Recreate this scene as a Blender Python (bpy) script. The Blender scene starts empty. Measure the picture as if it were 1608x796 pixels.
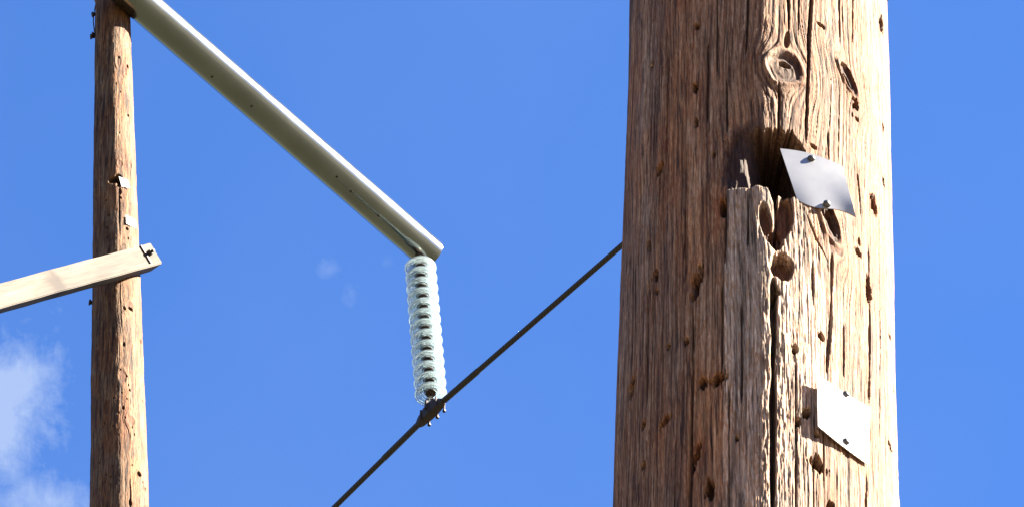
import bpy, bmesh, math, random
import numpy as np
from mathutils import Vector, Matrix

random.seed(7)
SC = bpy.context.scene
COL = SC.collection
R = math.radians

# ------------------------------------------------------------------ camera
PITCH = R(50.0)
F_PX = 200.0 / 36.0 * 1608.0            # focal length in photograph pixels
CAM = Vector((0, 0, 1.6))
FW = Vector((0, math.cos(PITCH), math.sin(PITCH)))
RT = Vector((1, 0, 0))
UP = Vector((0, -math.sin(PITCH), math.cos(PITCH)))
cd = bpy.data.cameras.new("camera")
cam = bpy.data.objects.new("camera", cd)
COL.objects.link(cam)
cam.location = CAM
cam.rotation_euler = (R(90) + PITCH, 0, 0)
cd.lens = 200.0
cd.sensor_width = 36.0
cd.clip_start = 0.1
cd.clip_end = 20000
SC.camera = cam

# ------------------------------------------------------------------ light
SUN_EL = R(41.2)
SUN_AZ = R(93.9)                        # compass style: 0 = +Y (ahead), 90 = +X (right)
EXPOSURE = 3.6
SUN_POWER = 4.1
SKY_STRENGTH = 0.0555
SUN_DIR = Vector((math.sin(SUN_AZ) * math.cos(SUN_EL), math.cos(SUN_AZ) * math.cos(SUN_EL), math.sin(SUN_EL)))
SC.view_settings.view_transform = 'Standard'
SC.view_settings.look = 'None'
SC.view_settings.gamma = 1.0
SC.view_settings.use_curve_mapping = False
SC.view_settings.exposure = EXPOSURE

sd = bpy.data.lights.new("sun", 'SUN')
sd.energy = SUN_POWER
sd.angle = R(0.53)
sd.color = (1.0, 0.90, 0.75)
sun = bpy.data.objects.new("sun", sd)
COL.objects.link(sun)
sun.rotation_mode = 'QUATERNION'
sun.rotation_quaternion = SUN_DIR.to_track_quat('Z', 'Y')
sun.location = (60, 0, 60)

W = bpy.data.worlds.new("World")
SC.world = W
W.use_nodes = True
nt = W.node_tree
nt.nodes.clear()
def N(t, kind, **kw):
    n = t.nodes.new(kind)
    for k, v in kw.items():
        setattr(n, k, v)
    return n
def inp(t, node, i, v):
    s = node.inputs[i]
    if isinstance(v, bpy.types.NodeSocket):
        t.links.new(v, s)
    else:
        s.default_value = v
def M(t, op, a, b=0.0, c=None, clamp=False):
    n = N(t, 'ShaderNodeMath', operation=op, use_clamp=clamp)
    inp(t, n, 0, a); inp(t, n, 1, b)
    if c is not None: inp(t, n, 2, c)
    return n.outputs[0]
sky = N(nt, 'ShaderNodeTexSky', sky_type='NISHITA')
sky.sun_disc = False
sky.sun_elevation = SUN_EL
sky.sun_rotation = SUN_AZ
sky.altitude = 2500
sky.air_density = 0.52
sky.dust_density = 0.0
sky.ozone_density = 10.0
tc = N(nt, 'ShaderNodeTexCoord')
def dot(vec):
    n = N(nt, 'ShaderNodeVectorMath', operation='DOT_PRODUCT')
    nt.links.new(tc.outputs['Generated'], n.inputs[0])
    n.inputs[1].default_value = vec
    return n.outputs['Value']
# sky position on a plane tangent to the sky dome (fixed in the world), for the cloud wisps
dF = M(nt, 'MAXIMUM', dot(FW), 0.02)
su = M(nt, 'DIVIDE', dot(RT), dF)
sv = M(nt, 'DIVIDE', dot(UP), dF)
comb = N(nt, 'ShaderNodeCombineXYZ')
nt.links.new(su, comb.inputs[0]); nt.links.new(sv, comb.inputs[1])
def noise(scale, detail, rough, dist=0.0, off=(0, 0, 0), stretch=(1, 1, 1)):
    mp = N(nt, 'ShaderNodeMapping')
    nt.links.new(comb.outputs[0], mp.inputs[0])
    mp.inputs['Location'].default_value = off
    mp.inputs['Scale'].default_value = stretch
    n = N(nt, 'ShaderNodeTexNoise')
    nt.links.new(mp.outputs[0], n.inputs['Vector'])
    n.inputs['Scale'].default_value = scale
    n.inputs['Detail'].default_value = detail
    n.inputs['Roughness'].default_value = rough
    n.inputs['Distortion'].default_value = dist
    return n.outputs['Fac']
def blob(px, py, rx, ry, amp):
    cx, cy = (px - 804) / F_PX, -(py - 398) / F_PX
    a = M(nt, 'DIVIDE', M(nt, 'SUBTRACT', su, cx), rx / F_PX)
    b = M(nt, 'DIVIDE', M(nt, 'SUBTRACT', sv, cy), ry / F_PX)
    d2 = M(nt, 'ADD', M(nt, 'MULTIPLY', a, a), M(nt, 'MULTIPLY', b, b))
    return M(nt, 'MULTIPLY', M(nt, 'EXPONENT', M(nt, 'MULTIPLY', d2, -1.0)), amp)
n1 = noise(38, 9, 0.62, 0.6, (3.1, 1.7, 0))
n2 = noise(110, 8, 0.68, 0.3, (7.3, 4.4, 0), (1.0, 0.8, 1))
def blobs(lst):
    acc = None
    for b in lst:
        v = blob(*b)
        acc = v if acc is None else M(nt, 'ADD', acc, v)
    return acc
mix = M(nt, 'ADD', M(nt, 'MULTIPLY', n1, 0.55), M(nt, 'MULTIPLY', n2, 0.45))
def cloud(acc, ero, thr, gain, top):
    gate = M(nt, 'MULTIPLY', acc, 5.0, clamp=True)
    e = M(nt, 'MULTIPLY', M(nt, 'MULTIPLY', M(nt, 'SUBTRACT', mix, 0.53), ero), gate)
    d = M(nt, 'MULTIPLY', M(nt, 'SUBTRACT', M(nt, 'ADD', acc, e), thr), gain, clamp=True)
    return M(nt, 'MINIMUM', d, top)
d1 = cloud(blobs([(-20, 680, 90, 108, 1.12), (50, 795, 80, 50, .80), (20, 600, 50, 62, .62), (62, 520, 46, 42, .36), (108, 540, 34, 80, .34)]), 4.6, .26, .62, .60)
d2 = cloud(blobs([(612, 408, 30, 24, .8), (563, 464, 22, 24, .75), (514, 420, 20, 16, .6), (562, 380, 34, 12, .5)]), 5.0, .27, .26, .34)
n3 = noise(9, 4, 0.5, 0.2, (1.3, 8.2, 0))
haze_ = M(nt, 'MULTIPLY', M(nt, 'SUBTRACT', n3, 0.42), 0.16, clamp=True)
dens = M(nt, 'MAXIMUM', M(nt, 'MAXIMUM', d1, d2), M(nt, 'MULTIPLY', haze_, 1.0))
mx = N(nt, 'ShaderNodeMix', data_type='RGBA')
hs = N(nt, 'ShaderNodeHueSaturation')
nt.links.new(sky.outputs[0], hs.inputs['Color'])
hs.inputs['Hue'].default_value = 0.5
hs.inputs['Saturation'].default_value = 1.035
nt.links.new(dens, mx.inputs[0])
nt.links.new(hs.outputs[0], mx.inputs[6])
mx.inputs[7].default_value = (.98, 1.18, 1.55, 1)
bg = N(nt, 'ShaderNodeBackground')
nt.links.new(mx.outputs[2], bg.inputs[0])
bg.inputs[1].default_value = SKY_STRENGTH
wo = N(nt, 'ShaderNodeOutputWorld')
nt.links.new(bg.outputs[0], wo.inputs[0])

# ------------------------------------------------------------------ helpers
def ray(px, py):
    return FW + RT * ((px - 804) / F_PX) - UP * ((py - 398) / F_PX)
def at(px, py, depth):
    return CAM + ray(px, py) * depth
def at_y(px, py, y):
    r = ray(px, py); return CAM + r * ((y - CAM.y) / r.y)
def at_z(px, py, z):
    r = ray(px, py); return CAM + r * ((z - CAM.z) / r.z)
def at_plane(px, py, p0, n):
    r = ray(px, py); return CAM + r * ((p0 - CAM).dot(n) / r.dot(n))
def depth_of(p):
    return (p - CAM).dot(FW)

def link(name, me, mats, parent=None, loc=None, smooth=True):
    ob = bpy.data.objects.new(name, me)
    COL.objects.link(ob)
    for m in (mats if isinstance(mats, (list, tuple)) else [mats]):
        me.materials.append(m)
    if smooth:
        me.polygons.foreach_set('use_smooth', [True] * len(me.polygons))
    if loc is not None: ob.location = loc
    if parent is not None: ob.parent = parent
    return ob
def from_bm(name, bm, mats, parent=None, loc=None, smooth=True, sharp=None):
    bmesh.ops.recalc_face_normals(bm, faces=bm.faces[:])
    me = bpy.data.meshes.new(name)
    bm.to_mesh(me); bm.free()
    if sharp is not None and smooth:
        me.polygons.foreach_set('use_smooth', [True] * len(me.polygons))
        me.set_sharp_from_angle(angle=R(sharp))
    return link(name, me, mats, parent, loc, smooth)
def thing(name, loc, label, cat, group=None):
    o = bpy.data.objects.new(name, None)
    o.empty_display_size = 0.3
    COL.objects.link(o); o.location = loc
    o['label'] = label; o['category'] = cat
    if group: o['group'] = group
    return o
def tube(bm, pts, rad, seg=16, caps=True):
    """swept tube through pts; rad number or list"""
    pts = [Vector(p) for p in pts]
    rings = []
    prev = None
    for i, p in enumerate(pts):
        d = (pts[min(i + 1, len(pts) - 1)] - pts[max(i - 1, 0)]).normalized()
        if prev is None:
            a = d.orthogonal().normalized()
        else:
            a = (prev - d * prev.dot(d)).normalized()
        prev = a
        b = d.cross(a)
        r = rad[i] if isinstance(rad, (list, tuple)) else rad
        rings.append([bm.verts.new(p + (a * math.cos(2 * math.pi * k / seg) + b * math.sin(2 * math.pi * k / seg)) * r) for k in range(seg)])
    for i in range(len(rings) - 1):
        for k in range(seg):
            bm.faces.new((rings[i][k], rings[i][(k + 1) % seg], rings[i + 1][(k + 1) % seg], rings[i + 1][k]))
    if caps:
        bm.faces.new(rings[0][::-1]); bm.faces.new(rings[-1])
    return rings
def lathe(bm, prof, origin, axis, seg=32, closed=False):
    axis = Vector(axis).normalized()
    a = axis.orthogonal().normalized(); b = axis.cross(a)
    rings = []
    for r, h in prof:
        if r < 1e-6:
            rings.append([bm.verts.new(Vector(origin) + axis * h)])
        else:
            rings.append([bm.verts.new(Vector(origin) + axis * h + (a * math.cos(2 * math.pi * k / seg) + b * math.sin(2 * math.pi * k / seg)) * r) for k in range(seg)])
    n = len(rings)
    for i in range(n if closed else n - 1):
        A, B = rings[i], rings[(i + 1) % n]
        for k in range(seg):
            k2 = (k + 1) % seg
            if len(A) == 1 and len(B) == 1: continue
            if len(A) == 1: bm.faces.new((A[0], B[k2], B[k]))
            elif len(B) == 1: bm.faces.new((A[k], A[k2], B[0]))
            else: bm.faces.new((A[k], A[k2], B[k2], B[k]))

# ------------------------------------------------------------------ materials
def mat(name):
    m = bpy.data.materials.new(name); m.use_nodes = True
    t = m.node_tree
    return m, t, t.nodes['Principled BSDF']
def mixc(t, fac, a, b, bt='MIX'):
    n = N(t, 'ShaderNodeMix', data_type='RGBA', blend_type=bt)
    inp(t, n, 0, fac); inp(t, n, 6, a); inp(t, n, 7, b)
    return n.outputs[2]
def obj_noise(t, scale, detail=6, rough=.6, stretch=(1, 1, 1), dist=0.0, coord='Object'):
    c = N(t, 'ShaderNodeTexCoord'); mp = N(t, 'ShaderNodeMapping')
    t.links.new(c.outputs[coord], mp.inputs[0]); mp.inputs['Scale'].default_value = stretch
    n = N(t, 'ShaderNodeTexNoise'); t.links.new(mp.outputs[0], n.inputs['Vector'])
    n.inputs['Scale'].default_value = scale; n.inputs['Detail'].default_value = detail
    n.inputs['Roughness'].default_value = rough; n.inputs['Distortion'].default_value = dist
    return n.outputs['Fac']
def ramp(t, fac, stops):
    n = N(t, 'ShaderNodeValToRGB'); t.links.new(fac, n.inputs[0])
    while len(n.color_ramp.elements) < len(stops): n.color_ramp.elements.new(0.5)
    for e, (p, c) in zip(n.color_ramp.elements, stops):
        e.position = p; e.color = (c[0], c[1], c[2], 1) if isinstance(c, tuple) else (c, c, c, 1)
    return n.outputs[0]
def bump(t, h, strength, dist, bsdf):
    n = N(t, 'ShaderNodeBump'); n.inputs['Strength'].default_value = strength
    n.inputs['Distance'].default_value = dist
    t.links.new(h, n.inputs['Height']); t.links.new(n.outputs[0], bsdf.inputs['Normal'])

def wood_attr_material(name, fine, bdist):
    """weathered pole wood: albedo from the surface attribute, plus fine fibre streaks"""
    m, t, b = mat(name)
    at_ = N(t, 'ShaderNodeAttribute', attribute_name='albedo')
    f1 = obj_noise(t, fine, 5, .65, (1, 1, .045))
    f2 = obj_noise(t, fine * 3.2, 3, .6, (1, 1, .07))
    r1 = ramp(t, f1, [(0.30, 0.42), (0.46, 0.92), (0.70, 1.55)])
    r2 = ramp(t, f2, [(0.32, 0.70), (0.7, 1.25)])
    c = mixc(t, 1.0, at_.outputs['Color'], r1, 'MULTIPLY')
    c = mixc(t, 1.0, c, r2, 'MULTIPLY')
    f5 = obj_noise(t, fine * 1.1, 3, .55, (1, 1, .03))
    c = mixc(t, 1.0, c, ramp(t, f5, [(.36, .30), (.43, 1.0)]), 'MULTIPLY')
    f3 = obj_noise(t, fine * 1.5, 4, .7, (1, 1, .16))
    f4 = obj_noise(t, fine * .16, 5, .6, (1, 1, .3))
    amt = M(t, 'MULTIPLY', ramp(t, f3, [(.43, 0.0), (.54, 1.0)]), ramp(t, f4, [(.35, .35), (.65, 1.0)]))
    c = mixc(t, amt, c, mixc(t, 1.0, c, (.68, .46, .28, 1), 'MULTIPLY'))
    t.links.new(c, b.inputs['Base Color'])
    b.inputs['Roughness'].default_value = .82
    b.inputs['Specular IOR Level'].default_value = .25
    h = M(t, 'ADD', f1, M(t, 'MULTIPLY', f2, .5))
    bump(t, M(t, 'ADD', h, M(t, 'MULTIPLY', f3, .7)), .75, bdist, b)
    return m
MAT_NEAR = wood_attr_material('weathered_pole_wood', 260, .0016)
MAT_FAR = wood_attr_material('weathered_pole_wood_tall', 60, .006)

def metal(name, col, rough, metallic=1.0, var=.12, scale=30, bstr=.15, bdist=.002):
    m, t, b = mat(name)
    n = obj_noise(t, scale, 6, .6)
    lo = tuple(c * (1 - var) for c in col); hi = tuple(min(1, c * (1 + var)) for c in col)
    c = ramp(t, n, [(0.3, lo), (0.7, hi)])
    t.links.new(c, b.inputs['Base Color'])
    rr = ramp(t, n, [(0.3, rough * .85), (0.7, rough * 1.2)])
    t.links.new(rr, b.inputs['Roughness'])
    b.inputs['Metallic'].default_value = metallic
    if bstr: bump(t, obj_noise(t, scale * 3, 4, .6), bstr, bdist, b)
    return m
MAT_PLATE = metal('brushed_sheet_metal', (.235, .242, .252), .42, .55, .025, 9, .05, .0004)
MAT_PLATE_B = metal('dull_pale_sheet_metal', (.60, .60, .59), .6, .35, .05, 40, .10, .0006)
MAT_NAIL = metal('weathered_nail_steel', (.07, .07, .075), .45, .9, .3, 120, .2, .0008)
MAT_GALV = metal('galvanised_steel', (.195, .20, .186), .19, .96, .10, 2.2, .03, .002)
MAT_DARK = metal('dark_rusted_steel', (.03, .021, .019), .65, .3, .35, 25, .2, .002)
MAT_CAP = metal('insulator_cap_iron', (.04, .028, .024), .6, .5, .3, 40, .1, .001)

# ------------------------------------------------------------------ numpy noise
RNG = np.random.default_rng(11)
TAB = RNG.random((256, 256)).astype(np.float32)
def vn(x, y, seed=0):
    x = np.asarray(x, np.float32) + seed * 17.37; y = np.asarray(y, np.float32) + seed * 9.71
    xi = np.floor(x).astype(np.int32); yi = np.floor(y).astype(np.int32)
    fx = x - xi; fy = y - yi
    fx = fx * fx * (3 - 2 * fx); fy = fy * fy * (3 - 2 * fy)
    a = TAB[xi & 255, yi & 255]; b = TAB[(xi + 1) & 255, yi & 255]
    c = TAB[xi & 255, (yi + 1) & 255]; d = TAB[(xi + 1) & 255, (yi + 1) & 255]
    return (a + (b - a) * fx) * (1 - fy) + (c + (d - c) * fx) * fy
def fbm(x, y, seed=0, o=4, g=.5):
    s = 0; a = 1; w = 0
    for i in range(o):
        s = s + a * vn(x * 2 ** i, y * 2 ** i, seed + i * 3); w += a; a *= g
    return s / w
def sst(a, b, x):
    t = np.clip((x - a) / (b - a), 0, 1); return t * t * (3 - 2 * t)
def lerp(a, b, m):
    return a + (b - a) * m[..., None]

# ------------------------------------------------------------------ ground
def build_ground():
    m, t, b = mat('ground_cover')
    n = obj_noise(t, .35, 8, .6); n2 = obj_noise(t, 9, 8, .7)
    grass = ramp(t, n, [(.3, (.014, .016, .007)), (.55, (.022, .023, .010)), (.75, (.032, .029, .014))])
    dirt = ramp(t, n, [(.3, (.11, .080, .058)), (.55, (.155, .114, .083)), (.75, (.205, .15, .11))])
    # unseen bare clearing added round the close pole to bounce warm light onto it
    c_ = N(t, 'ShaderNodeTexCoord'); sp = N(t, 'ShaderNodeSeparateXYZ'); t.links.new(c_.outputs['Object'], sp.inputs[0])
    d = M(t, 'SQRT', M(t, 'ADD', M(t, 'POWER', M(t, 'SUBTRACT', sp.outputs[0], 3.0), 2.0), M(t, 'POWER', sp.outputs[1], 2.0)))
    edge = M(t, 'ADD', d, M(t, 'MULTIPLY', n, 10.0))
    k = ramp(t, M(t, 'DIVIDE', edge, 60.0), [(.36, 1.0), (.40, 0.0)])
    c = mixc(t, k, grass, dirt)
    c2 = ramp(t, n2, [(.3, .6), (.7, 1.35)])
    c = mixc(t, 1, c, c2, 'MULTIPLY'); t.links.new(c, b.inputs['Base Color'])
    b.inputs['Roughness'].default_value = .95
    bump(t, n2, .6, .05, b)
    bm = bmesh.new()
    bmesh.ops.create_grid(bm, x_segments=8, y_segments=8, size=6000)
    g = from_bm('ground', bm, m, smooth=False)
    g['kind'] = 'structure'
build_ground()

def build_sky_block_hills():  # unseen terrain ring added to block bright horizon sky and cut blue fill
    m, t, b = mat('wooded_sky_block')
    n = obj_noise(t, .03, 9, .7)
    t.links.new(ramp(t, n, [(.3, (.020, .028, .014)), (.55, (.035, .042, .020)), (.75, (.060, .052, .032))]), b.inputs['Base Color'])
    b.inputs['Roughness'].default_value = .95
    bm = bmesh.new()
    na, nr = 180, 22
    rows = []
    for j in range(nr + 1):
        k = j / nr; rad = 260 + 900 * k; row = []
        for i in range(na):
            a = 2 * math.pi * i / na
            w = float(fbm(math.cos(a) * 3 + 9, math.sin(a) * 3 + 9, 5, 4)); w2 = float(fbm(math.cos(a) * rad / 60 + 40, math.sin(a) * rad / 60 + 40, 6, 4))
            hgt = -1.5 + (150 + 150 * w) * math.sin(min(1, k * 1.35) * math.pi / 2) ** 1.2 * (1 - .5 * max(0, k - .75) * 4) + 26 * (w2 - .5) * min(1, k * 5)
            row.append(bm.verts.new((rad * math.cos(a), rad * math.sin(a), hgt)))
        rows.append(row)
    for j in range(nr):
        for i in range(na):
            bm.faces.new((rows[j][i], rows[j + 1][i], rows[j + 1][(i + 1) % na], rows[j][(i + 1) % na]))
    g = from_bm('sky_block_hills', bm, m)
    g['kind'] = 'structure'
build_sky_block_hills()

# ------------------------------------------------------------------ a pole as one relief mesh
class Pole:
    """cx/rad: centre line x and half width (photo px) at py=0 and py=796; p_mid: a point on the axis"""
    def __init__(s, cx0, cx1, r0, r1, p_mid, py_mid=398):
        s.mid = p_mid
        s.top = at_y(cx0, 0, p_mid.y); s.bot = at_y(cx1, 796, p_mid.y)
        s.D = (s.top - s.bot).normalized()
        s.e1 = Vector((1, 0, 0)); s.e1 = (s.e1 - s.D * s.e1.dot(s.D)).normalized()
        s.e2 = s.e1.cross(s.D)                 # towards the camera
        if s.e2.y > 0: s.e2 = -s.e2
        s.A0 = s.bot + (s.top - s.bot) * .5
        s.tt = (s.top - s.A0).dot(s.D); s.tb = (s.bot - s.A0).dot(s.D)
        # the flank seen at a given py is the flank of the axis point at that py
        s.Rt = r0 * depth_of(s.top) / F_PX; s.Rb = r1 * depth_of(s.bot) / F_PX
        s.pxm = F_PX / depth_of(s.A0)          # photo px per metre here
        s.kv = s.pxm * math.cos(PITCH)
        s.Rm = (s.Rt + s.Rb) / 2
        s.rpx = s.Rm * s.pxm
    def radius(s, t):
        t = np.asarray(t, float)
        k = (s.Rt - s.Rb) / (s.tt - s.tb)
        r = s.Rm + k * t
        L = abs(s.tt)
        ease = 2.2 * L
        below = np.where(t < -1.3 * L, -1.3 * L - ease * (1 - np.exp((t + 1.3 * L) / ease)), t)
        return s.Rm + k * np.where(t < -1.3 * L, below, t)
    def hit(s, px, py, off=0.0):
        """surface coordinates (phi, t) and point where the sight line meets the pole, off metres outside it"""
        r = ray(px, py); o = CAM - s.A0
        ox, oy, oz = o.dot(s.e1), o.dot(s.e2), o.dot(s.D)
        dx, dy, dz = r.dot(s.e1), r.dot(s.e2), r.dot(s.D)
        t = 0.0
        for _ in range(8):
            Rr = float(s.radius(t)) + off
            a = dx * dx + dy * dy; b = ox * dx + oy * dy; c = ox * ox + oy * oy - Rr * Rr
            disc = b * b - a * c
            k = (-b - math.sqrt(max(disc, 0))) / a
            t = oz + dz * k
        x, y = ox + dx * k, oy + dy * k
        return math.atan2(x, y), t, s.A0 + s.e1 * x + s.e2 * y + s.D * t
    def sv(s, px, py):
        phi, t, _ = s.hit(px, py); return phi * s.rpx, -t * s.kv
    def frame_at(s, phi):
        return (s.e1 * math.sin(phi) + s.e2 * math.cos(phi)).normalized()

def build_pole_mesh(name, P, field, z_bottom, z_top, col_step, row_step, material, parent):
    front = np.arange(-95, 95.01, math.degrees(col_step / P.rpx))
    back = np.linspace(95, 265, 60)[1:-1]
    phi = np.radians(np.concatenate([front, back]))
    vtop = -P.tt * P.kv - 20 ; vbot = -P.tb * P.kv + 20
    vtop -= 4; 
    vbot += P.rpx * .8
    fine = np.arange(vtop, vbot, row_step)
    t_f = -fine / P.kv
    t_top = (z_top - P.A0.z) / P.D.z; t_bot = (z_bottom - P.A0.z) / P.D.z
    up = t_f[0] + (t_top - t_f[0]) * np.linspace(1, 0, 60)[:-1] ** 1.5 if t_top > t_f[0] else np.array([])
    dn = t_f[-1] + (t_bot - t_f[-1]) * np.linspace(0, 1, 90)[1:] ** 1.6
    T = np.concatenate([up, t_f, dn])
    if t_top <= t_f[0]: T = T[T <= t_top]
    PH, TT = np.meshgrid(phi, T)
    S = PH * P.rpx; V = -TT * P.kv
    H, C = field(P, S, V)
    # fade detail off around the back
    bk = sst(math.radians(95), math.radians(110), np.where(PH > math.pi, 2 * math.pi - PH, np.abs(PH)))
    H = H * (1 - bk)
    rad = P.radius(TT) + H / P.pxm
    X = rad * np.sin(PH); Y = rad * np.cos(PH)
    e1, e2, D = (np.array(v) for v in (P.e1, P.e2, P.D))
    base = P.A0 + P.D * t_bot
    off = np.array(P.A0 - base)
    co = X[..., None] * e1 + Y[..., None] * e2 + TT[..., None] * D + off
    nr, nc = PH.shape
    verts = co.reshape(-1, 3)
    idx = np.arange(nr * nc).reshape(nr, nc)
    a = idx[:-1, :]; b = np.roll(idx, -1, axis=1)[:-1, :]
    c = np.roll(idx, -1, axis=1)[1:, :]; d = idx[1:, :]
    quads = np.stack([a, d, c, b], -1).reshape(-1, 4)
    if not (P.e1.cross(P.D)).dot(P.e2) > 0: pass
    # top cap fan
    nv = len(verts)
    capc = verts[idx[0]].mean(0) + np.array(P.D) * .004
    verts = np.vstack([verts, capc])
    tri = np.stack([np.full(nc, nv), idx[0], np.roll(idx[0], -1)], -1)
    # orientation check
    q = quads[len(quads) // 2 - nc + nc // 3]
    nrm = np.cross(verts[q[1]] - verts[q[0]], verts[q[2]] - verts[q[0]])
    ctr = verts[q[0]] - off; ctr = ctr - D * ctr.dot(D)
    if nrm.dot(ctr) < 0: quads = quads[:, ::-1]
    n1 = np.cross(verts[tri[0][1]] - verts[tri[0][0]], verts[tri[0][2]] - verts[tri[0][0]])
    if n1.dot(D) < 0: tri = tri[:, ::-1]
    me = bpy.data.meshes.new(name)
    me.vertices.add(len(verts)); me.vertices.foreach_set('co', verts.astype(np.float32).ravel())
    loops = np.concatenate([quads.ravel(), tri.ravel()]).astype(np.int32)
    me.loops.add(len(loops)); me.loops.foreach_set('vertex_index', loops)
    ls = np.concatenate([np.arange(len(quads)) * 4, len(quads) * 4 + np.arange(len(tri)) * 3]).astype(np.int32)
    me.polygons.add(len(ls)); me.polygons.foreach_set('loop_start', ls)
    me.update(calc_edges=True); me.validate()
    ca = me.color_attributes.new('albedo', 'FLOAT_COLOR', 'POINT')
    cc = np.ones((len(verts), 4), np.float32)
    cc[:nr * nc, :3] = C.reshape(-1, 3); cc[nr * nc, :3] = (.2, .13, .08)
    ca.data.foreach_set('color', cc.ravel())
    ob = link(name, me, material, parent)
    return ob, base

POLE_TONE = np.array([.33, .275, .21])
def ell(S, V, s0, v0, a, b, ang=0.0, edge=None):
    ds, dv = S - s0, V - v0
    c, s_ = math.cos(ang), math.sin(ang)
    return np.sqrt(((ds * c + dv * s_) / a) ** 2 + ((-ds * s_ + dv * c) / b) ** 2)
def crack(S, V, pts, w, depth, seed):
    """a groove through surface points pts [(s,v),...] running along the grain; returns (profile 0..1)"""
    pts = sorted(pts, key=lambda p: p[1])
    vs = [p[1] for p in pts]; ss = [p[0] for p in pts]
    line = np.interp(V, vs, ss) + (vn(V / 18, V * 0, seed) - .5) * 1.2
    ends = sst(vs[0] - 3, vs[0] + 22, V) * (1 - sst(vs[-1] - 22, vs[-1] + 3, V))
    ww = w * (.45 + .9 * vn(V / 45, V * 0 + 3, seed + 1)) * (.2 + .8 * ends)
    return np.clip(1 - np.abs(S - line) / np.maximum(ww, .2), 0, 1) ** .7 * ends * depth

def knot_warp(S, V, knots):
    """grain lines flow around the knots"""
    out = S.copy()
    for (s0, v0, a, b, ang) in knots:
        r = ell(S, V, s0, v0, a * 1.05, b * 1.25, ang)
        k = 1.0 / np.maximum(r * r, 1.0) ** 1.15
        out = out - (S - s0) * k
    return out

def wood_base(S, V, u, knots, seed=0, fine=1.0, flat=0.5):
    """u: size of one unit in near-pole pixels. returns relief and a tone 0..1"""
    s, v = S / u, V / u
    kk = [(a / u, b / u, c / u, d / u, e) for a, b, c, d, e in knots]
    sw = knot_warp(s, v, kk) + 5 * (fbm(v / 420, s / 500, seed + 1, 2) - .5)
    g1 = fbm(sw / 4.0, v / 230, seed + 2, 3, .66)
    g2 = vn(sw / 2.1, v / 75, seed + 9)
    g3 = fbm(sw / 26, v / 420, seed + 13, 3)
    gs = fbm(sw / 3.4, v / 13, seed + 19, 2)           # short torn fibres
    rg = np.abs(2 * vn(sw / 3.3, v / 150, seed + 61) - 1); rg2 = np.abs(2 * vn(sw / 5.7, v / 240, seed + 67) - 1)
    gv = (1 - sst(0, .20, rg)) * .8 + (1 - sst(0, .13, rg2))
    tone = .40 * g1 + .32 * g2 + .28 * g3 - .07 * gv + .02
    # long drying cracks following the grain
    x = sw / 17.0 + .8 * (fbm(v / 600, sw * 0, seed + 23, 2) - .5)
    cell = np.floor(x).astype(np.int32)
    rnd = TAB[cell & 255, (cell * 7 + 31) & 255]
    pres = sst(.57, .68, vn(cell * 3.7 + seed, v / 210, seed + 29))
    fx = np.abs(x - cell - .2 - .6 * rnd) * 17
    ck = np.clip(1 - fx / (.55 + .7 * rnd), 0, 1) * pres * .8
    rough_zone = sst(.40, .62, fbm(s / 60, v / 110, seed + 31, 3))
    h = 1.25 * (g1 - .5) + .8 * (g2 - .5) + 1.2 * (g3 - .5) + rough_zone * 1.5 * (gs - .5) * fine
    h = h - 1.15 * gv - 2.2 * ck + 5.0 * (fbm(s / 90, v / 170, seed + 37, 3) - .5)
    return h * u, tone, ck, sw, gs

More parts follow.
